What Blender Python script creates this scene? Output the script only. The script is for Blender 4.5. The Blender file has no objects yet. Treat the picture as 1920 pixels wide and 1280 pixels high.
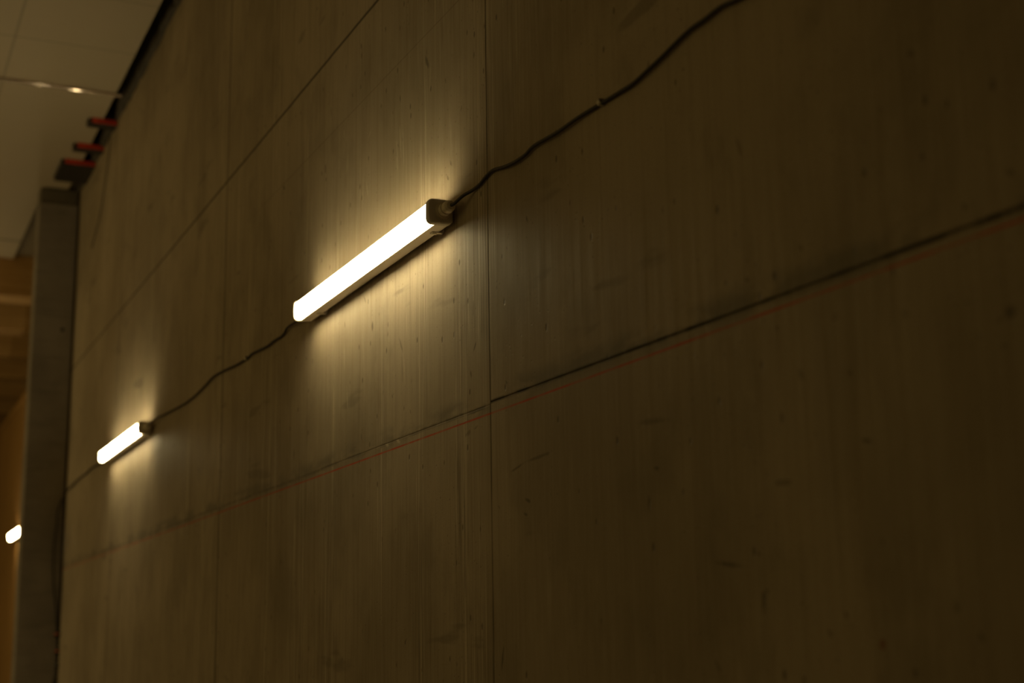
import bpy, bmesh, math, random
from mathutils import Vector, Matrix
random.seed(7)
S = bpy.context.scene
COL = S.collection
D = 1.33            # distance camera -> concrete wall (m)
CZ = 1.60           # eye height
F = 2667.0          # 50 mm lens on a 1920 px wide frame

# ------------------------------------------------------------------ camera axes
d_ = Vector((-1263, -581, -2667)).normalized()          # along the wall
u_ = Vector((-210, 12699, -2667)).normalized()          # up
u_ = (u_ - d_ * u_.dot(d_)).normalized()
x_ = d_.cross(u_).normalized()
R = Matrix((x_, d_, u_))                                 # camera -> world

def ray(px, py):
    return R @ Vector((px - 960, 640 - py, -F))
def on_wall(px, py, off=0.0):
    r = ray(px, py); k = (D - off) / r.x
    return Vector((D - off, r.y * k, CZ + r.z * k))
def on_front(px, py, Y):
    r = ray(px, py); k = Y / r.y
    return Vector((r.x * k, Y, CZ + r.z * k))

# ------------------------------------------------------------------ helpers
def link(o, parent=None):
    COL.objects.link(o)
    if parent: o.parent = parent
    return o
def mesh_obj(name, bm, mat, parent=None, smooth=False):
    me = bpy.data.meshes.new(name)
    bmesh.ops.recalc_face_normals(bm, faces=bm.faces)
    bm.to_mesh(me); bm.free()
    if smooth:
        for p in me.polygons: p.use_smooth = True
    for m in (mat if isinstance(mat, (list, tuple)) else [mat]): me.materials.append(m)
    return link(bpy.data.objects.new(name, me), parent)
def thing(name, loc, label, cat, group=None):
    o = bpy.data.objects.new(name, None); o.location = loc
    o.empty_display_size = .1
    link(o); return tag(o, label, cat, group)
def tag(o, label, cat, group=None, kind=None):
    if label: o['label'] = label
    if cat: o['category'] = cat
    if group: o['group'] = group
    if kind: o['kind'] = kind
    return o
def struct(o):
    o['kind'] = 'structure'; return o
def add_box(bm, lo, hi, bevel=0, seg=2):
    r = bmesh.ops.create_cube(bm, size=1)
    vs = r['verts']
    c = [(a + b) / 2 for a, b in zip(lo, hi)]; s = [abs(b - a) for a, b in zip(lo, hi)]
    for v in vs: v.co = Vector((v.co.x * s[0] + c[0], v.co.y * s[1] + c[1], v.co.z * s[2] + c[2]))
    if bevel:
        es = list({e for v in vs for e in v.link_edges})
        bmesh.ops.bevel(bm, geom=es, offset=bevel, segments=seg, profile=.6, affect='EDGES')
def add_prism_y(bm, prof, y0, y1, inset=0.0, n_in=1):
    """profile [(x,z)] swept along y, ends drawn in a little so they read as rounded"""
    cx = sum(p[0] for p in prof) / len(prof); cz = sum(p[1] for p in prof) / len(prof)
    rings = []
    if inset:
        st = [(y0, 1 - inset), (y0 + .0015 * (1 if y1 > y0 else -1), 1 - inset * .35), (y0 + .005 * (1 if y1 > y0 else -1), 1),
              (y1 - .005 * (1 if y1 > y0 else -1), 1), (y1 - .0015 * (1 if y1 > y0 else -1), 1 - inset * .35), (y1, 1 - inset)]
    else: st = [(y0, 1), (y1, 1)]
    for y, k in st:
        rings.append([bm.verts.new((cx + (x - cx) * k, y, cz + (z - cz) * k)) for x, z in prof])
    n = len(prof)
    for a, b in zip(rings, rings[1:]):
        for i in range(n): bm.faces.new((a[i], a[(i + 1) % n], b[(i + 1) % n], b[i]))
    bm.faces.new(rings[0]); bm.faces.new(list(reversed(rings[-1])))
def add_lathe_y(bm, stations, cx, cz, seg=28):
    """stations [(y, radius)] closed both ends, axis along y"""
    rings = []
    for y, r in stations:
        rings.append([bm.verts.new((cx + r * math.cos(2 * math.pi * i / seg), y, cz + r * math.sin(2 * math.pi * i / seg))) for i in range(seg)])
    for a, b in zip(rings, rings[1:]):
        for i in range(seg): bm.faces.new((a[i], a[(i + 1) % seg], b[(i + 1) % seg], b[i]))
    bm.faces.new(rings[0]); bm.faces.new(list(reversed(rings[-1])))
def catmull(pts, n=7):
    P = [pts[0]] + list(pts) + [pts[-1]]; out = []
    for i in range(1, len(P) - 2):
        p0, p1, p2, p3 = P[i - 1:i + 3]
        for k in range(n):
            t = k / n
            out.append(.5 * ((2 * p1) + (p2 - p0) * t + (2 * p0 - 5 * p1 + 4 * p2 - p3) * t * t + (3 * p1 - p0 - 3 * p2 + p3) * t ** 3))
    out.append(P[-2].copy()); return out
def add_tube(bm, pts, r, seg=10, smooth=7):
    pts = catmull([Vector(p) for p in pts], smooth)
    rings = []; nrm = None
    for i, p in enumerate(pts):
        t = (pts[min(i + 1, len(pts) - 1)] - pts[max(i - 1, 0)]).normalized()
        if nrm is None: nrm = t.orthogonal().normalized()
        nrm = (nrm - t * nrm.dot(t)).normalized(); b = t.cross(nrm)
        rings.append([bm.verts.new(p + (nrm * math.cos(a) + b * math.sin(a)) * r) for a in [2 * math.pi * k / seg for k in range(seg)]])
    for a, b in zip(rings, rings[1:]):
        for i in range(seg): bm.faces.new((a[i], a[(i + 1) % seg], b[(i + 1) % seg], b[i]))
    bm.faces.new(rings[0]); bm.faces.new(list(reversed(rings[-1])))

# ------------------------------------------------------------------ node helper
class N:
    def __init__(s, name):
        s.m = bpy.data.materials.new(name); s.m.use_nodes = True
        s.t = s.m.node_tree; s.t.nodes.clear()
        s.out = s.t.nodes.new('ShaderNodeOutputMaterial')
        s.b = s.t.nodes.new('ShaderNodeBsdfPrincipled')
        s.t.links.new(s.b.outputs[0], s.out.inputs[0])
        tc = s.t.nodes.new('ShaderNodeTexCoord'); s.obj = tc.outputs['Object']
    def put(s, sock, v):
        if isinstance(v, bpy.types.NodeSocket): s.t.links.new(v, sock)
        elif isinstance(v, tuple) and len(v) == 3 and sock.type == 'RGBA': sock.default_value = (*v, 1)
        else: sock.default_value = v
    def math(s, op, a, b=0.0, clamp=False):
        n = s.t.nodes.new('ShaderNodeMath'); n.operation = op; n.use_clamp = clamp
        s.put(n.inputs[0], a); s.put(n.inputs[1], b); return n.outputs[0]
    def mix(s, f, a, b):
        n = s.t.nodes.new('ShaderNodeMix'); n.data_type = 'RGBA'
        s.put(n.inputs[0], f); s.put(n.inputs[6], a); s.put(n.inputs[7], b); return n.outputs[2]
    def sep(s, v=None):
        n = s.t.nodes.new('ShaderNodeSeparateXYZ'); s.put(n.inputs[0], v or s.obj); return n.outputs
    def scaled(s, sc, loc=(0, 0, 0), v=None):
        n = s.t.nodes.new('ShaderNodeMapping'); n.inputs['Scale'].default_value = sc; n.inputs['Location'].default_value = loc
        s.put(n.inputs[0], v or s.obj); return n.outputs[0]
    def noise(s, v, scale=1, detail=4, rough=.55, dist=0):
        n = s.t.nodes.new('ShaderNodeTexNoise'); s.put(n.inputs['Vector'], v)
        n.inputs['Scale'].default_value = scale; n.inputs['Detail'].default_value = detail
        n.inputs['Roughness'].default_value = rough; n.inputs['Distortion'].default_value = dist; return n.outputs[0]
    def voro(s, v, scale=1, rnd=1):
        n = s.t.nodes.new('ShaderNodeTexVoronoi'); s.put(n.inputs['Vector'], v)
        n.inputs['Scale'].default_value = scale; n.inputs['Randomness'].default_value = rnd; return n.outputs
    def ramp(s, v, lo, hi, a=0.0, b=1.0, smooth=True):
        n = s.t.nodes.new('ShaderNodeMapRange'); n.interpolation_type = 'SMOOTHSTEP' if smooth else 'LINEAR'
        s.put(n.inputs[0], v); s.put(n.inputs[1], lo); s.put(n.inputs[2], hi); s.put(n.inputs[3], a); s.put(n.inputs[4], b)
        return n.outputs[0]
    def bump(s, h, strength=.3, dist=.002):
        n = s.t.nodes.new('ShaderNodeBump'); n.inputs['Strength'].default_value = strength; n.inputs['Distance'].default_value = dist
        s.put(n.inputs['Height'], h); s.t.links.new(n.outputs[0], s.b.inputs['Normal'])
    def done(s, color, rough=.6, metal=0.0, spec=.5):
        s.put(s.b.inputs['Base Color'], color); s.put(s.b.inputs['Roughness'], rough)
        s.b.inputs['Metallic'].default_value = metal; s.b.inputs['Specular IOR Level'].default_value = spec
        return s.m

def simple(name, col, rough=.5, metal=0.0, var=.12, scale=40, spec=.5):
    n = N(name); f = n.noise(n.obj, scale, 3)
    a = tuple(c * (1 - var) for c in col); b = tuple(min(1, c * (1 + var)) for c in col)
    return n.done(n.mix(f, a, b), rough, metal, spec)

# joints measured on the wall: y of the vertical ones, z of the horizontal ones
VJ = [2.235 * D, 4.225 * D, 6.14 * D]
HJ = [CZ + .4030 * D, CZ + 1.420 * D]
RED = CZ + .3868 * D
HAIR = CZ + 1.215 * D

DARK_MARKS = [(955, 887, 985, 866, 5, .55), (983, 867, 1035, 847, 5, .55), (1190, 793, 1258, 786, 7, .4), (1338, 1054, 1398, 1062, 8, .6),
    (1448, 906, 1492, 903, 12, .40), (1615, 824, 1636, 828, 11, .65), (1226, 877, 1236, 879, 8, .65), (1884, 592, 1908, 578, 26, .65), (1868, 600, 1880, 598, 14, .4),
    (1875, 650, 1890, 648, 14, .4), (1700, 96, 1716, 104, 16, .4), (1886, 318, 1906, 328, 18, .45), (1380, 255, 1392, 300, 16, .3), (1495, 692, 1508, 712, 18, .3),
    (797, 104, 804, 128, 12, .75), (800, 90, 800, 104, 5, .5), (677, 82, 678, 92, 5, .75), (750, 179, 751, 193, 5, .7), (736, 208, 737, 214, 3, .6), (746, 270, 747, 276, 4, .7),
    (886, 665, 893, 640, 6, .65), (882, 694, 884, 708, 6, .6), (888, 560, 887, 600, 4, .45), (646, 603, 647, 614, 4, .85), (682, 553, 686, 569, 5, .65),
    (748, 632, 756, 662, 9, .45), (753, 655, 755, 722, 5, .4), (735, 738, 736, 746, 4, .7), (677, 812, 678, 826, 4, .7), (769, 768, 770, 774, 4, .5),
    (872, 817, 884, 807, 10, .45), (888, 805, 896, 798, 5, .4), (945, 1205, 940, 1262, 8, .75), (984, 935, 996, 941, 8, .7), (982, 962, 990, 966, 7, .6),
    (986, 404, 990, 419, 8, .65), (935, 948, 937, 954, 5, .5), (948, 713, 951, 720, 6, .6), (866, 196, 864, 210, 5, .55), (835, 146, 836, 156, 5, .5),
    (620, 200, 622, 222, 5, .4), (544, 395, 545, 404, 5, .5), (530, 350, 534, 354, 5, .5), (208, 1066, 206, 1082, 9, .5), (222, 1105, 220, 1140, 4, .4),
    (219, 555, 222, 610, 6, .5), (240, 600, 240, 625, 4, .35), (843, 300, 848, 312, 8, .5), (838, 330, 842, 338, 7, .5), (300, 232, 302, 238, 8, .4),
    (1340, 1235, 1352, 1262, 12, .45), (1420, 1035, 1425, 1040, 8, .5), (1436, 1104, 1442, 1112, 9, .5), (1500, 1128, 1506, 1134, 9, .45), (1553, 1180, 1560, 1194, 12, .45),
    (1583, 1145, 1590, 1160, 12, .45), (1790, 1125, 1800, 1150, 20, .4), (1834, 1190, 1846, 1200, 16, .45), (1398, 520, 1404, 528, 8, .45), (1498, 460, 1504, 468, 9, .45),
    (1560, 590, 1570, 600, 20, .25), (1455, 610, 1460, 620, 12, .35), (1589, 695, 1598, 703, 12, .4), (1804, 382, 1814, 394, 14, .45), (1695, 580, 1700, 600, 22, .25)]
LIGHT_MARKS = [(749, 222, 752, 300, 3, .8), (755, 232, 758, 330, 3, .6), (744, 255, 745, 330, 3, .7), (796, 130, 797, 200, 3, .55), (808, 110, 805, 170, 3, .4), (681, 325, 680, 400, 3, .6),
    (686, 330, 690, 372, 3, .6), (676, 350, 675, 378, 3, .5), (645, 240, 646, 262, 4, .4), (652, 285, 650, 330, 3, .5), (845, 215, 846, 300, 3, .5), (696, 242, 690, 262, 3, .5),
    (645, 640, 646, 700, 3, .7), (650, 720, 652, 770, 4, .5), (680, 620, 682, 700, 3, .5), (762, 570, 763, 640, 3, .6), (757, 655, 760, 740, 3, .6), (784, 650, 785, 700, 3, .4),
    (735, 850, 736, 940, 4, .5), (640, 840, 641, 880, 3, .4), (720, 830, 730, 836, 8, .5), (742, 822, 750, 830, 8, .6), (598, 440, 597, 520, 4, .5), (868, 560, 869, 640, 3, .4), (592, 880, 592, 960, 3, .35)]  # includes one glossy streak, lamp sheen painted as a light mark
def concrete_wall(marks):
    n = N('formed_concrete')
    # single scrapes, knots and pits, plus a glossy streak painted light; each lies on the wall where it is seen
    wob = n.math('MULTIPLY', n.math('SUBTRACT', n.noise(n.scaled((1, 70, 40)), 1.0, 4, .7), .42), 1.3)
    acc = {True: None, False: None}; vec = n.obj
    for x1, y1, x2, y2, th, k, light in marks:
        a, b = on_wall(x1, y1), on_wall(x2, y2); m = (a + b) / 2
        px1 = (on_wall((x1 + x2) / 2, (y1 + y2) / 2 - 1) - m).length
        mp = n.t.nodes.new('ShaderNodeMapping'); mp.vector_type = 'TEXTURE'; n.t.links.new(vec, mp.inputs[0])
        mp.inputs['Location'].default_value = m
        mp.inputs['Rotation'].default_value = (math.atan2(b.z - a.z, b.y - a.y), 0, 0)
        mp.inputs['Scale'].default_value = (9, (b - a).length / 2 + px1 * 2, th * px1 * .62)
        ln = n.t.nodes.new('ShaderNodeVectorMath'); ln.operation = 'LENGTH'; n.t.links.new(mp.outputs[0], ln.inputs[0])
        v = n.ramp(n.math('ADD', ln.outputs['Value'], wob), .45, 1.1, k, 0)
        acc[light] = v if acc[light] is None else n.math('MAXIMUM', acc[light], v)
        ad = n.t.nodes.new('ShaderNodeVectorMath'); ad.operation = 'ADD'
        n.t.links.new(n.obj, ad.inputs[0]); n.t.links.new(n.math('MULTIPLY', acc[light], 1e-7), ad.inputs[1]); vec = ad.outputs[0]
    o = n.sep(); y, z = o[1], o[2]
    big = n.noise(n.scaled((1, .8, .8)), 1.6, 4)
    stain = n.noise(n.scaled((1, 2.2, .9), (3, 7, 2)), 1.3, 5, .6)
    grain = n.noise(n.scaled((1, 60, 2.0)), 1.0, 5, .62)
    fine = n.noise(n.scaled((1, 260, 5)), 1.0, 3, .6)
    speck = n.noise(n.obj, 160, 3, .6)
    # base colour with broad blotches and board grain
    c = n.mix(n.ramp(big, .34, .66), (.305, .252, .176), (.425, .357, .258))
    c = n.mix(n.ramp(stain, .50, .68, 0, .38), c, (.235, .190, .128))
    c = n.mix(n.math('MULTIPLY', n.ramp(grain, .50, .70, 0, .32), n.ramp(y, 1.95 * D, 2.32 * D, .35, 1)), c, (.215, .172, .112))
    c = n.mix(n.ramp(fine, .53, .70, 0, .24), c, (.56, .48, .36))
    blot = n.noise(n.scaled((1, 4.5, 3.6), (0, 8, 3)), 1.0, 5, .62)
    c = n.mix(n.ramp(blot, .50, .68, 0, .34), c, (.20, .165, .112))
    c = n.mix(n.ramp(speck, .57, .70, 0, .26), c, (.20, .16, .11))
    # raised light grain lines in irregular vertical bands (board marks)
    far = n.ramp(y, 1.95 * D, 2.32 * D, .10, 1)
    band = n.math('MULTIPLY', far, n.ramp(n.noise(n.scaled((1, 5.5, .55), (0, 1.7, 0)), 1.0, 3, .5), .50, .58))
    lines = n.ramp(n.noise(n.scaled((1, 150, 1.6), (0, 4, 0)), 1.0, 3, .7), .54, .64)
    bl = n.math('MULTIPLY', band, lines)
    c = n.mix(n.math('MULTIPLY', bl, .85), c, (.60, .52, .39))
    dl = n.math('MULTIPLY', band, n.ramp(n.noise(n.scaled((1, 130, 2.4), (0, 9, 5)), 1.0, 3, .7), .54, .64))
    c = n.mix(n.math('MULTIPLY', dl, .65), c, (.17, .135, .09))
    # dark elongated pits and knots
    v1 = n.voro(n.scaled((1, 7.5, 3.1), (0, .3, .6)), 1.0)
    gate = n.ramp(n.noise(n.scaled((1, 3.1, 2.3), (5, 5, 5)), 1.3, 1), .50, .56)
    pit = n.math('MULTIPLY', n.ramp(n.math('ADD', v1[0], n.math('MULTIPLY', n.noise(n.obj, 45, 2), .10)), .075, .12, 1, 0), gate)
    v2 = n.voro(n.scaled((1, 22, 12), (0, 2.3, 1.6)), 1.0)
    gate2 = n.ramp(n.noise(n.obj, 3.0, 1), .42, .50)
    v3 = n.voro(n.scaled((1, 55, 38), (0, 1.3, 2.6)), 1.0)
    pit3 = n.math('MULTIPLY', n.ramp(v3[0], .05, .14, .8, 0), n.ramp(n.noise(n.obj, 5.0, 2), .48, .56))
    pit2 = n.math('MULTIPLY', n.ramp(v2[0], .06, .13, .95, 0), gate2)
    pits = n.math('MAXIMUM', n.math('MAXIMUM', pit, pit2), pit3)
    c = n.mix(n.math('MULTIPLY', pits, .72), c, (.085, .068, .045))
    # grey scrapes
    sc = n.noise(n.scaled((1, 2.1, 9.5), (2, 2, 8)), 1.0, 3, .5)
    c = n.mix(n.ramp(sc, .655, .72, 0, .45), c, (.15, .128, .09))
    # joints
    warp = n.math('MULTIPLY', n.math('SUBTRACT', n.noise(n.scaled((1, 6, 1)), 1.2, 4, .6), .5), .014)
    ww = n.noise(n.scaled((1, 14, 14)), 1.0, 3)
    # the low joint climbs a little towards the vertical one on the near panel, and steps there
    nearp = n.math('LESS_THAN', y, VJ[0])
    zjn = n.math('ADD', n.math('MULTIPLY', y, .0062), (-.0035 - .0062) * D)
    zjf = n.math('ADD', n.math('MULTIPLY', n.math('SINE', n.math('MULTIPLY', y, 2.3)), .0014 * D), -.0015 * D)
    zjs = n.math('ADD', n.math('MULTIPLY', nearp, zjn), n.math('MULTIPLY', n.math('SUBTRACT', 1.0, nearp), zjf))
    HJ0 = n.math('ADD', zjs, HJ[0])
    def hline(z0, half, soft, wob=1.0):
        dd = n.math('ABSOLUTE', n.math('SUBTRACT', n.math('ADD', z, n.math('MULTIPLY', warp, wob)), z0))
        return n.ramp(dd, half, half + soft, 1, 0)
    warp_y = n.math('MULTIPLY', n.math('SUBTRACT', n.noise(n.scaled((1, 1, 5)), 1.2, 4, .6), .5), .008)
    def vline(y0, half, soft):
        dd = n.math('ABSOLUTE', n.math('SUBTRACT', n.math('ADD', y, warp_y), y0))
        return n.ramp(dd, half, half + soft, 1, 0)
    near = n.ramp(y, 2.0 * D, 2.6 * D, 1, .50)
    j = n.math('MULTIPLY', hline(HJ0, .0024, .0040, n.ramp(y, 2.1 * D, 2.3 * D, .3, 1.0)), n.math('MULTIPLY', near, n.ramp(ww, .36, .56, .35, 1.15)))
    c = n.mix(n.math('MULTIPLY', j, .88), c, (.070, .060, .042))
    smear = n.math('MULTIPLY', hline(n.math('ADD', HJ0, .010), .006, .036, 2.0), n.ramp(n.noise(n.scaled((1, 3, 8), (1, 1, 1)), 1.6, 3), .40, .58, 0, .62))
    c = n.mix(smear, c, (.150, .138, .105))
    c = n.mix(n.math('MULTIPLY', hline(HJ[1], .0034, .0045, .5), .92), c, (.090, .074, .050))
    hair = n.math('MULTIPLY', hline(HAIR, .0008, .0022, .15), n.ramp(y, 4.1 * D, 3.5 * D, 0, .45))
    c = n.mix(hair, c, (.14, .10, .06))
    for y0, k in zip(VJ, (.55, 1.15, 1.15)):
        c = n.mix(n.math('MULTIPLY', vline(y0, .0016 if y0 < 4 else .0038, .0045), n.ramp(n.noise(n.scaled((1, 1, 4), (0, y0, 0)), 1, 3), .3, .6, k * .6, k * 1.35)), c, (.075, .062, .042))
    # red chalk line snapped just below the joint
    dz = n.math('ABSOLUTE', n.math('SUBTRACT', z, RED))
    red = n.math('MULTIPLY', n.ramp(dz, .0014, .0030, 1, 0), n.ramp(n.noise(n.scaled((1, 9, 9), (4, 0, 0)), 1, 3), .32, .60, .42, .95))
    c = n.mix(red, c, (.50, .055, .010))
    # one small rust spot low on the near panel
    sp = on_wall(1655, 1208)
    dy = n.math('MULTIPLY', n.math('SUBTRACT', y, sp.y), 1.3); dzz = n.math('SUBTRACT', z, sp.z)
    rr = n.math('SQRT', n.math('ADD', n.math('MULTIPLY', dy, dy), n.math('MULTIPLY', dzz, dzz)))
    c = n.mix(n.ramp(rr, .004, .011, .7, 0), c, (.20, .035, .012))
    if acc[False] is not None: c = n.mix(acc[False], c, (.085, .070, .046))
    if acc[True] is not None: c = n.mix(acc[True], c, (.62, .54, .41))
    # relief
    h = n.math('ADD', n.math('MULTIPLY', grain, .8), n.math('MULTIPLY', fine, .35))
    h = n.math('ADD', h, n.math('MULTIPLY', speck, .25))
    h = n.math('ADD', h, n.math('MULTIPLY', bl, .9))
    h = n.math('SUBTRACT', h, n.math('MULTIPLY', pits, 1.6))
    n.bump(h, .45, .0016)
    return n.done(c, n.ramp(grain, .3, .7, .52, .68), 0, .35)

def concrete_column_mat():
    n = N('board_marked_concrete')
    g = n.noise(n.scaled((3, 3, 34)), 1.0, 4, .6); b = n.noise(n.obj, 3.2, 4)
    c = n.mix(n.ramp(b, .3, .7), (.215, .190, .158), (.290, .258, .215))
    c = n.mix(n.ramp(g, .5, .75, 0, .4), c, (.105, .094, .08))
    n.bump(g, .4, .004)
    return n.done(c, .75)

def ceiling_mat():
    n = N('ceiling_board')
    o = n.sep(); x, y = o[0], o[1]
    b = n.noise(n.obj, 1.1, 4); f = n.noise(n.obj, 30, 3)
    c = n.mix(b, (.43, .37, .265), (.52, .445, .325))
    c = n.mix(n.ramp(f, .5, .8, 0, .15), c, (.42, .36, .27))
    def ln(v, v0, w, k):
        return n.math('MULTIPLY', n.ramp(n.math('ABSOLUTE', n.math('SUBTRACT', v, v0)), w, w + .006, 1, 0), k)
    for v0, k in ((5.14, .40), (5.63, .45), (6.62, .12), (8.69, .80), (4.65, .4), (4.16, .4), (3.67, .4)):
        c = n.mix(ln(y, v0 * D, .003 if v0 < 8 else .02, k), c, (.17, .14, .10))
    for v0, k in ((.464, .42), (-.48, .42), (-1.42, .42)):
        c = n.mix(ln(x, v0 * D, .004, k), c, (.17, .14, .10))
    n.bump(f, .1, .001)
    return n.done(c, .7)

def timber(name, axis, a=(.43, .25, .085), b=(.56, .35, .14)):
    n = N(name)
    sc = {'x': (1.2, 14, 14), 'z': (12, 12, .9)}[axis]
    w = n.noise(n.scaled(sc), 1.4, 5, .6, .4)
    c = n.mix(n.ramp(w, .3, .7), a, b)
    v = n.voro(n.scaled({'x': (3.2, 5, 5), 'z': (5, 5, 2.5)}[axis]), 1.0)
    c = n.mix(n.ramp(v[0], .07, .16, .75, 0), c, (.15, .07, .02))
    n.bump(w, .3, .002)
    return n.done(c, .55)

# one material per formwork panel, so that each carries only its own marks
YB = [2.235 * D, 3.2 * D, 4.225 * D]; ZB = [HJ[0], HJ[1]]
def panel(y, z): return sum(y > b for b in YB) * 3 + sum(z > b for b in ZB)
PM = [[] for _ in range(12)]
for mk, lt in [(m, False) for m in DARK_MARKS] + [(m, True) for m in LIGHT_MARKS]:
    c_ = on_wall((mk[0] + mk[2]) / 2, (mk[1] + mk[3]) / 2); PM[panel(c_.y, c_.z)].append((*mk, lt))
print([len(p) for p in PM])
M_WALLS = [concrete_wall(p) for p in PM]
M_COL = concrete_column_mat()
M_CEIL = ceiling_mat()
M_JOIST = timber('spruce_joist', 'x')
M_TWALL = timber('spruce_wall_board', 'z', (.30, .165, .045), (.42, .245, .075))
M_DARK = simple('dark_gap_mortar', (.070, .062, .048), .9, var=.5, scale=18)
M_FLOOR = simple('concrete_floor', (.22, .19, .15), .8, var=.2, scale=6)
M_HOUSE = simple('lamp_housing_plastic', (.84, .80, .72), .42, var=.04)
M_CAP = simple('lamp_cap_grey_plastic', (.62, .58, .52), .45, var=.05)
M_GLAND = simple('cable_gland_plastic', (.70, .64, .52), .42, var=.06)
M_CLIP = simple('steel_clip', (.62, .58, .52), .35, .7, var=.05)
M_RUB = simple('black_cable_rubber', (.022, .018, .016), .5, var=.3, scale=25)
M_RUB2 = simple('connector_rubber', (.015, .013, .013), .45, var=.2)
M_ORANGE = simple('orange_plastic', (.55, .12, .03), .5)
M_RED = simple('red_painted_steel', (.62, .055, .018), .5, var=.25, scale=30)
M_BLACKSTEEL = simple('blackened_steel', (.030, .024, .020), .6, var=.3)
M_ALU = simple('polished_conduit', (.86, .74, .66), .07, .7, var=.03, spec=.8)
M_WHITECLIP = simple('pale_plastic', (.70, .66, .58), .4)

def diffuser_mat():
    n = N('glowing_opal_diffuser')
    e = n.t.nodes.new('ShaderNodeEmission')
    e.inputs['Color'].default_value = (1.0, .80, .42, 1); e.inputs['Strength'].default_value = LAMP
    n.t.links.new(e.outputs[0], n.out.inputs[0]); n.t.nodes.remove(n.b)
    return n.m
LAMP = 46.0
M_GLOW = diffuser_mat()

# ------------------------------------------------------------------ room shell
T_COL = 7.56 * D                 # near face of the concrete column
H_CEIL = CZ + 2.39 * D
H_GAP = H_CEIL + .16
T_END = 9.12 * D                 # where the boarded ceiling stops and the joists begin

def wall_right():
    """face at x = D with real grooves along every joint"""
    g, dp = .0022, .0035
    def zj(yv): return (-.0035 + (yv / D - 1) * .0062) * D if yv < VJ[0] else (-.0015 + .0014 * math.sin(yv * 2.3)) * D
    def cuts(lo, hi, js, step):
        s = [(lo, 0)]
        v = lo
        while v < hi - 1e-6:
            v = min(v + step, hi); s.append((v, 0))
        s = [a for a in s if all(abs(a[0] - j) > g * 3 for j in js)]
        for j in js: s += [(j - g, 0), (j, 1), (j + g, 0)]
        return sorted(s)
    ys = cuts(-1.5, T_COL + .21, VJ, .12); zs = cuts(0.0, H_GAP, HJ, .25)
    bm = bmesh.new(); grid = []
    for y, gy in ys:
        row = []
        for z, gz in zs:
            low = abs(z - HJ[0]) < g * 2
            dd = dp * .4 * gy if gy else dp * gz * ((1.0 if y < VJ[0] else .10) if low else .6)
            row.append(bm.verts.new((D + dd, y, z + (zj(y) if low else 0))))
        grid.append(row)
    for i in range(len(ys) - 1):
        for k in range(len(zs) - 1):
            bm.faces.new((grid[i][k], grid[i + 1][k], grid[i + 1][k + 1], grid[i][k + 1]))
    # back and rim so that the wall is solid
    bk = [[bm.verts.new((D + .30, y, z)) for z in (0.0, H_GAP)] for y in (-1.5, T_COL + .21)]
    bm.faces.new((bk[0][0], bk[0][1], bk[1][1], bk[1][0]))
    bm.faces.new([grid[i][0] for i in range(len(ys))] + [bk[1][0], bk[0][0]])
    bm.faces.new([grid[i][-1] for i in range(len(ys))] + [bk[1][1], bk[0][1]])
    bm.faces.new(grid[0] + [bk[0][1], bk[0][0]])
    bm.faces.new(grid[-1] + [bk[1][1], bk[1][0]])
    for f in bm.faces:
        c = f.calc_center_median(); f.material_index = panel(c.y, c.z)
    struct(mesh_obj('wall_right', bm, M_WALLS))
wall_right()

bm = bmesh.new()
add_box(bm, (-5.0, -1.5, H_CEIL), (.935 * D, T_COL, H_CEIL + .16))
add_box(bm, (-5.0, T_COL, H_CEIL), (.818 * D, T_END, H_CEIL + .16))
struct(mesh_obj('ceiling', bm, M_CEIL))
bm = bmesh.new(); add_box(bm, (-5.0, -1.5, H_GAP), (D + .8, 15.6 * D, H_GAP + .1))
struct(mesh_obj('ceiling_deck', bm, M_DARK))
bm = bmesh.new(); add_box(bm, (.83 * D, T_COL + .002, H_CEIL + .03), (D + .3, T_END - .01, H_CEIL + .10))
struct(mesh_obj('trim_2', bm, simple('brown_filler_board', (.20, .16, .10), .8)))
bm = bmesh.new(); add_box(bm, (-5.0, -1.5, -.1), (D + .8, 15.6 * D, 0))
struct(mesh_obj('floor', bm, M_FLOOR))
# ragged mortar strip left in the gap between wall and ceiling
bm = bmesh.new()
y = 0.2; 
prev = None
while y < T_COL - .02:
    w = .018 + .022 * random.random() if random.random() < .8 else .05
    zb = H_CEIL - .004 - .028 * random.random() ** 2
    x0, x1 = D - w, D + .001
    ring = [bm.verts.new((x0, y, H_GAP)), bm.verts.new((x0 + .004, y, zb + .012)), bm.verts.new((x1, y, zb)), bm.verts.new((x1, y, H_GAP))]
    if prev:
        for i in range(4): bm.faces.new((prev[i], prev[(i + 1) % 4], ring[(i + 1) % 4], ring[i]))
    else: bm.faces.new(ring)
    prev = ring; y += .05 + .11 * random.random()
bm.faces.new(list(reversed(prev)))
struct(mesh_obj('trim_1', bm, M_DARK))

# concrete column standing proud at the end of the wall
bm = bmesh.new()
add_box(bm, (.794 * D, T_COL, 0), (D - .014, T_COL + .20, CZ + 2.305 * D), .006, 2)
col = mesh_obj('concrete_column', bm, M_COL)
tag(col, 'grey board-marked concrete column at the far end of the wall', 'column')
hp = on_front(117, 618, T_COL)
bm = bmesh.new(); add_lathe_y(bm, [(T_COL - .0015, .014), (T_COL - .003, .011), (T_COL + .01, .010)], hp.x, hp.z, 20)
tie = mesh_obj('tie_hole_plug', bm, M_RUB2, col); tie['label'] = 'small black round plug'
tie.matrix_parent_inverse = Matrix()
bm = bmesh.new(); add_box(bm, (.80 * D, T_COL + .02, CZ + 2.305 * D), (D - .02, T_COL + .18, H_CEIL + .001))
struct(mesh_obj('trim_3', bm, simple('painted_ceiling_shade', (.15, .13, .095), .85)))  # added dark block, its tone stands for the ceiling shade above the column
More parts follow.
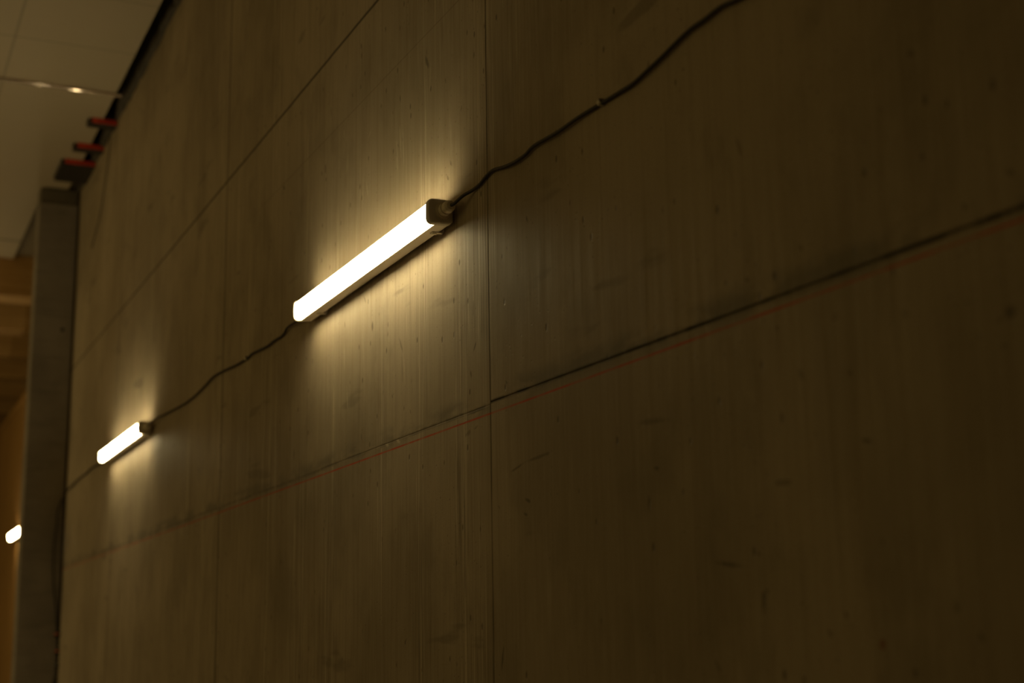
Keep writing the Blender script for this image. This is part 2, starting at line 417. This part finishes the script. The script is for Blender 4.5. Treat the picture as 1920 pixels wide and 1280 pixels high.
# timber partition beyond the column
bm = bmesh.new()
WT = CZ + 1.65 * D
yy = T_COL + .22
while yy < 15.2 * D:
    add_box(bm, (D, yy + .003, 0), (D + .12, min(yy + .40, 15.2 * D), WT - .06), .004, 1)
    yy += .403
add_box(bm, (D - .015, T_COL + .22, WT - .06), (D + .14, 15.2 * D, WT), .004, 1)
struct(mesh_obj('wall_timber', bm, M_TWALL))

bm = bmesh.new(); add_box(bm, (-5.0, 15.6 * D, 0), (D + .8, 15.75 * D, H_GAP))
struct(mesh_obj('wall_back', bm, M_TWALL))

# ------------------------------------------------------------------ joists
names = ['first timber joist in from the white ceiling, beside the column top', 'second timber joist from the white ceiling',
         'third timber joist from the white ceiling', 'fourth timber joist from the white ceiling',
         'fifth timber joist from the white ceiling, small and dim', 'sixth timber joist from the white ceiling, smallest above the plank wall']
for i, t in enumerate([9.125, 10.13, 11.07, 12.0, 12.92, 13.87]):
    bm = bmesh.new(); add_box(bm, (-4.8, t * D, CZ + 2.15 * D), (D + .7, (t + .2) * D, H_GAP - .002), .006, 1)
    o = mesh_obj('ceiling_joist', bm, M_JOIST)
    tag(o, 'broad yellow-brown ' + names[i], 'joist', 'timber joists beyond the column')

# ------------------------------------------------------------------ lamps
BODY = [(-.007, -.022), (-.007, .022), (-.012, .0280), (-.020, .0300), (-.045, .0310), (-.050, .0306), (-.050, -.0306), (-.045, -.0310), (-.020, -.0300), (-.012, -.0280)]
def dprof(k=1.0, x_back=-.0485):
    pts = [(x_back, .0288 * k)]
    for a in range(0, 91, 15):
        r = math.radians(a); pts.append((-.058 - .012 * math.sin(r) * k, (.0175 + .0113 * math.cos(r)) * k))
    pts.append((-.0712, 0))
    return pts + [(x, -z) for x, z in reversed(pts) if z > 0]
L = 1.19
def lamp(yn, h, label):
    t = thing('led_batten_lamp', (D, yn + L / 2, CZ + h), label, 'lamp', 'batten lamps along the wall')
    y0, y1 = -L / 2, L / 2          # y0 = near end
    bm = bmesh.new(); add_prism_y(bm, BODY, y0 + .012, y1 - .008); mesh_obj('housing', bm, M_HOUSE, t)
    bm = bmesh.new(); add_prism_y(bm, dprof(), y0 + .013, y1 - .006); o = mesh_obj('diffuser', bm, M_GLOW, t); o['label'] = 'glowing white cover'
    # near end cap, slightly larger than the tube, with rounded corners
    def cap(ya, yb):
        P = [(-.006, -.024), (-.006, .024), (-.014, .0310), (-.030, .0325)]
        for a in range(0, 91, 15):
            r = math.radians(a); P.append((-.060 - .0135 * math.sin(r), .0195 + .0130 * math.cos(r)))
        P += [(-.0745, 0)]
        P = P[:-1] + [(-.0745, 0)] + [(x, -z) for x, z in reversed(P[2:-1])]
        bm = bmesh.new(); add_prism_y(bm, P, ya, yb, .12); return bm
    mesh_obj('end_cap', cap(y0, y0 + .022), M_CAP, t)['label'] = 'grey cap with the cable gland'
    mesh_obj('end_cap', cap(y1 - .008, y1), M_HOUSE, t)
    bm = bmesh.new()
    add_lathe_y(bm, [(y0 + .001, .0225), (y0 - .003, .0220), (y0 - .0035, .0195), (y0 - .006, .0190), (y0 - .0065, .0165), (y0 - .020, .0160),
                     (y0 - .021, .0130), (y0 - .026, .0130), (y0 - .027, .0158), (y0 - .044, .0150), (y0 - .050, .0105), (y0 - .052, .0050)], -.034, 0.002)
    mesh_obj('cable_gland', bm, M_GLAND, t)
    bm = bmesh.new()
    add_lathe_y(bm, [(y1 - .001, .017), (y1 + .006, .016), (y1 + .020, .014), (y1 + .028, .009)], -.030, -.004)
    mesh_obj('cable_gland', bm, M_GLAND, t)
    for yc in (y0 + .085, y1 - .13):
        bm = bmesh.new()
        add_box(bm, (-.033, yc - .008, -.0335), (0, yc + .008, -.0305), .0006, 1)
        add_box(bm, (-.033, yc - .008, .0305), (0, yc + .008, .0335), .0006, 1)
        add_box(bm, (-.004, yc - .008, -.0335), (0, yc + .008, .0335), .0006, 1)
        add_box(bm, (-.030, yc - .004, -.0360), (-.018, yc + .004, -.0330), .0006, 1)
        mesh_obj('mounting_clip', bm, M_CLIP, t)
    return t
HL = .7925 * D
Y1, Y2, Y3 = 2.384 * D, 5.30 * D, 8.90 * D
lamp(Y1, HL, 'glowing white batten lamp mid-wall, the largest and nearest of the three')
lamp(Y2, HL, 'glowing white batten lamp on the concrete wall, second and smaller, near the column')
lamp(Y3, .707 * D, 'tiny glowing white batten lamp beyond the column, on the plank wall')

# ------------------------------------------------------------------ cables
def cable(name, pts, r, label, cat='cable', group=None, mat=None):
    bm = bmesh.new(); add_tube(bm, pts, r); o = mesh_obj(name, bm, mat or M_RUB, smooth=True)
    return tag(o, label, cat, group)
g1 = Vector((D - .034, Y1 - .050, CZ + HL + .002))
px = [(868, 367, .020), (885, 357, .008), (900, 345, .006), (912, 330, .006), (925, 319, .006), (945, 313, .008), (965, 304, .009), (985, 290, .008),
      (1002, 273, .008), (1045, 248, .010), (1085, 220, .009), (1131, 192, .005), (1165, 171, .007), (1188, 156, .007), (1212, 134, .008), (1240, 108, .008),
      (1272, 76, .008), (1296, 54, .008), (1322, 36, .008), (1350, 14, .008), (1380, 0, .008), (1430, -24, .006), (1500, -70, .006), (1600, -120, .006)]
cable('power_cable', [g1 + Vector((0, .004, 0)), g1 + Vector((.004, -.012, .001))] + [on_wall(a, b, c) for a, b, c in px], .0043,
      'black cable rising from the largest lamp to the top edge', group='black lamp cables')
g1b = Vector((D - .030, Y1 + L + .024, CZ + HL - .004)); g2 = Vector((D - .034, Y2 - .050, CZ + HL + .002))
px = [(541, 612, .012), (534, 623, .008), (528, 630, .006), (520, 635, .006), (512, 640, .007), (505, 646, .008), (495, 652, .008), (480, 659, .007), (471, 664, .006),
      (465, 671, .005), (455, 677, .006), (441, 685, .008), (419, 695, .008), (400, 706, .008), (385, 722, .008), (365, 742, .008), (345, 757, .008),
      (325, 768, .009), (308, 777, .010), (296, 783, .018)]
cable('power_cable', [g1b, g1b + Vector((.003, .02, -.004))] + [on_wall(a, b, c) for a, b, c in px] + [g2 + Vector((0, -.012, 0)), g2 + Vector((0, .004, 0))], .0043,
      'black cable sagging between the two lamps on the concrete wall', group='black lamp cables')
g2b = Vector((D - .030, Y2 + L + .024, CZ + HL - .004))
px = [(172, 877, .012), (162, 887, .008), (148, 897, .010), (138, 907, .016)]
pc = [(124, 922), (114, 942), (108, 960), (107, 980), (104, 1000), (101, 1030), (100, 1060), (101, 1100), (105, 1140), (107, 1176), (109, 1204), (110, 1234), (107, 1258), (101, 1280), (97, 1310), (96, 1350)]
cable('power_cable', [g2b, g2b + Vector((.003, .02, -.006))] + [on_wall(a, b, c) for a, b, c in px] + [on_front(a, b, T_COL - .014) for a, b in pc], .0052,
      'black cable dropping from the smaller lamp down the column', group='black lamp cables')
pc2 = [(110, 1250), (114, 1262), (116, 1280), (117, 1310), (116, 1350)]
cable('connector_lead', [on_front(a, b, T_COL - .013) for a, b in pc2], .0042, 'short black lead below the lowest plug on the column')
# three plugs strung on the hanging cable
for i, (a, b, lab) in enumerate(((108, 1188, 'small black plug with orange collar on the hanging cable, topmost of three'),
                                 (109, 1220, 'small black plug on the hanging cable, middle of three'),
                                 (109, 1248, 'small black plug on the hanging cable, lowest of three'))):
    p = on_front(a, b, T_COL - .0215)
    t = thing('cable_plug', p, lab, 'plug', 'plugs on the column cable')
    def ring_z(st, seg=20):
        bm = bmesh.new(); rings = []
        for z, r in st: rings.append([bm.verts.new((r * math.cos(2 * math.pi * k / seg), r * math.sin(2 * math.pi * k / seg), z)) for k in range(seg)])
        for A, B in zip(rings, rings[1:]):
            for k in range(seg): bm.faces.new((A[k], A[(k + 1) % seg], B[(k + 1) % seg], B[k]))
        bm.faces.new(rings[0]); bm.faces.new(list(reversed(rings[-1]))); return bm
    mesh_obj('plug_body', ring_z([(-.022, .007), (-.018, .014), (-.010, .019), (.006, .020), (.014, .017), (.018, .009)]), M_RUB2, t, True)
    if i < 2:
        o = mesh_obj('collar', ring_z([(-.004, .0195), (-.004, .0208), (.004, .0208), (.004, .0195)]), M_ORANGE, t)
        o.location.x = -.003; o['label'] = 'orange collar'
# cable clips
for a, b, ang, lab in ((1131, 192, 34, 'small pale cable clip on the cable near the top edge'),
                       (465, 671, 30, 'small cable clip on the sagging cable between the lamps'),
                       (163, 886, 38, 'small cable clip left of the smaller lamp')):
    p = on_wall(a, b)
    bm = bmesh.new()
    seg = 10; inner, outer, wdt = .0054, .0076, .0045
    prof = [(-.0145 + .0 , 0)]
    rows = []
    for k in range(seg + 1):
        th = math.pi * k / seg
        rows.append([bm.verts.new((-.006 - r_ * math.sin(th), w, r_ * math.cos(th))) for r_, w in ((inner, -wdt), (outer, -wdt), (outer, wdt), (inner, wdt))])
    for A, B in zip(rows, rows[1:]):
        for q in range(4): bm.faces.new((A[q], A[(q + 1) % 4], B[(q + 1) % 4], B[q]))
    bm.faces.new(rows[0]); bm.faces.new(list(reversed(rows[-1])))
    add_box(bm, (-.007, -wdt, .0050), (0, wdt, .0074)); add_box(bm, (-.007, -wdt, -.0080), (0, wdt, -.0050)); add_box(bm, (-.0145, -.002, -.011), (0, .002, -.007), .0005, 1)
    bmesh.ops.rotate(bm, verts=bm.verts, cent=(0, 0, 0), matrix=Matrix.Rotation(math.radians(-25), 3, 'X'))
    o = mesh_obj('cable_clip', bm, M_WHITECLIP); o.location = p
    tag(o, lab, 'cable clip', 'cable clips')

# thin wire hanging from the gap
cable('hanging_wire', [on_wall(a, b, .006) for a, b in ((211, 205), (208, 245), (204, 290), (196, 350), (188, 400), (178, 440), (172, 465))], .003,
      'thin dark wire hanging down the wall below the red brackets', 'wire')

# ------------------------------------------------------------------ red brackets at the top of the wall
for t0, xa, dep, hh, red_to, lab in ((6.43, .870, .09, .034, 1.0, 'red-fronted black bracket under the ceiling edge, topmost of three'),
                                     (6.80, .857, .09, .034, 1.0, 'red-fronted black bracket under the ceiling edge, middle of three'),
                                     (7.06, .835, .40, .034, 1.0, 'large black bracket plate with red front strip, lowest of three')):
    t = thing('wall_bracket', (D, t0 * D, H_CEIL), lab, 'bracket', 'brackets at the ceiling edge')
    w = D - xa * D
    bm = bmesh.new(); add_box(bm, (-w, 0, -hh), (0, dep, -hh + .008), .001, 1)
    add_box(bm, (-w, .006, -hh + .006), (-w + .008, dep, -.001), .001, 1)
    add_box(bm, (-.008, .006, -hh + .006), (0, dep, -.001), .001, 1)
    mesh_obj('base_plate', bm, M_BLACKSTEEL, t)
    bm = bmesh.new(); add_box(bm, (-w + (.022), -.004, -hh + .002), (-.004, .006, -.001), .001, 1)
    o = mesh_obj('front_strip', bm, M_RED, t); o['label'] = 'red painted front strip'

# polished round conduit across the ceiling; the lamps glint in it
tp = 6.09 * D
bm = bmesh.new()
rings = []
for x, r in ((-4.0, .0105), (-3.9, .0105), (-.2, .0105), (.2, .0105), (.5, .0105), (.8, .0105), (1.0, .0105), (1.1, .0105), (.955 * D, .0105), (.958 * D, .0105), (.96 * D, .0100)):
    rings.append([bm.verts.new((x, tp + r * math.cos(2 * math.pi * k / 40), H_CEIL - .0104 + r * math.sin(2 * math.pi * k / 40))) for k in range(40)])
for A, B in zip(rings, rings[1:]):
    for k in range(40): bm.faces.new((A[k], A[(k + 1) % 40], B[(k + 1) % 40], B[k]))
bm.faces.new(rings[0]); bm.faces.new(list(reversed(rings[-1])))
tag(mesh_obj('conduit_pipe', bm, M_ALU, smooth=True), 'thin shiny metal conduit crossing the ceiling with lamp glints on it', 'pipe')

# ------------------------------------------------------------------ ambient, unseen batten and added fill light
W = bpy.data.worlds.new('hall_ambient'); S.world = W; W.use_nodes = True
W.node_tree.nodes['Background'].inputs[0].default_value = (1.0, .65, .20, 1)
W.node_tree.nodes['Background'].inputs[1].default_value = .035

def area_lamp(name, loc, rot, sx, sy, watt, colr):
    l = bpy.data.lights.new(name, 'AREA'); l.shape = 'RECTANGLE'; l.size = sx; l.size_y = sy; l.energy = watt; l.color = colr
    o = link(bpy.data.objects.new(name, l)); o.location = loc; o.rotation_euler = rot; return o
# the next batten of the row, out of frame beyond the last one, and two unseen fill lights added to lift the wall and joists
area_lamp('batten_light', (D - .075, 11.9 * D, CZ + .70 * D), (0, math.radians(90), 0), .06, 1.19, 10.5, (1, .80, .45))
o = area_lamp('fill_light', (-4.8, 6.6, 2.9), (0, math.radians(-82), 0), 3.0, 8.5, 27, (1, .67, .20))
o = area_lamp('fill_light', (-3.6, 10.6, 1.9), (0, 0, 0), .7, .7, 34, (1, .72, .30))
o.rotation_euler = Vector((4.2, 3.2, 2.0)).to_track_quat('-Z', 'Y').to_euler()
# ------------------------------------------------------------------ camera
cam = bpy.data.cameras.new('camera'); co = link(bpy.data.objects.new('camera', cam))
cam.lens = 50; cam.sensor_width = 36; cam.clip_start = .05
co.matrix_world = Matrix.Translation((0, 0, CZ)) @ R.to_4x4()
cam.dof.use_dof = True; cam.dof.focus_distance = 2.72 * D; cam.dof.aperture_fstop = 2.2
S.camera = co
S.view_settings.view_transform = 'Standard'; S.view_settings.look = 'None'
S.view_settings.exposure = 0; S.view_settings.gamma = 1
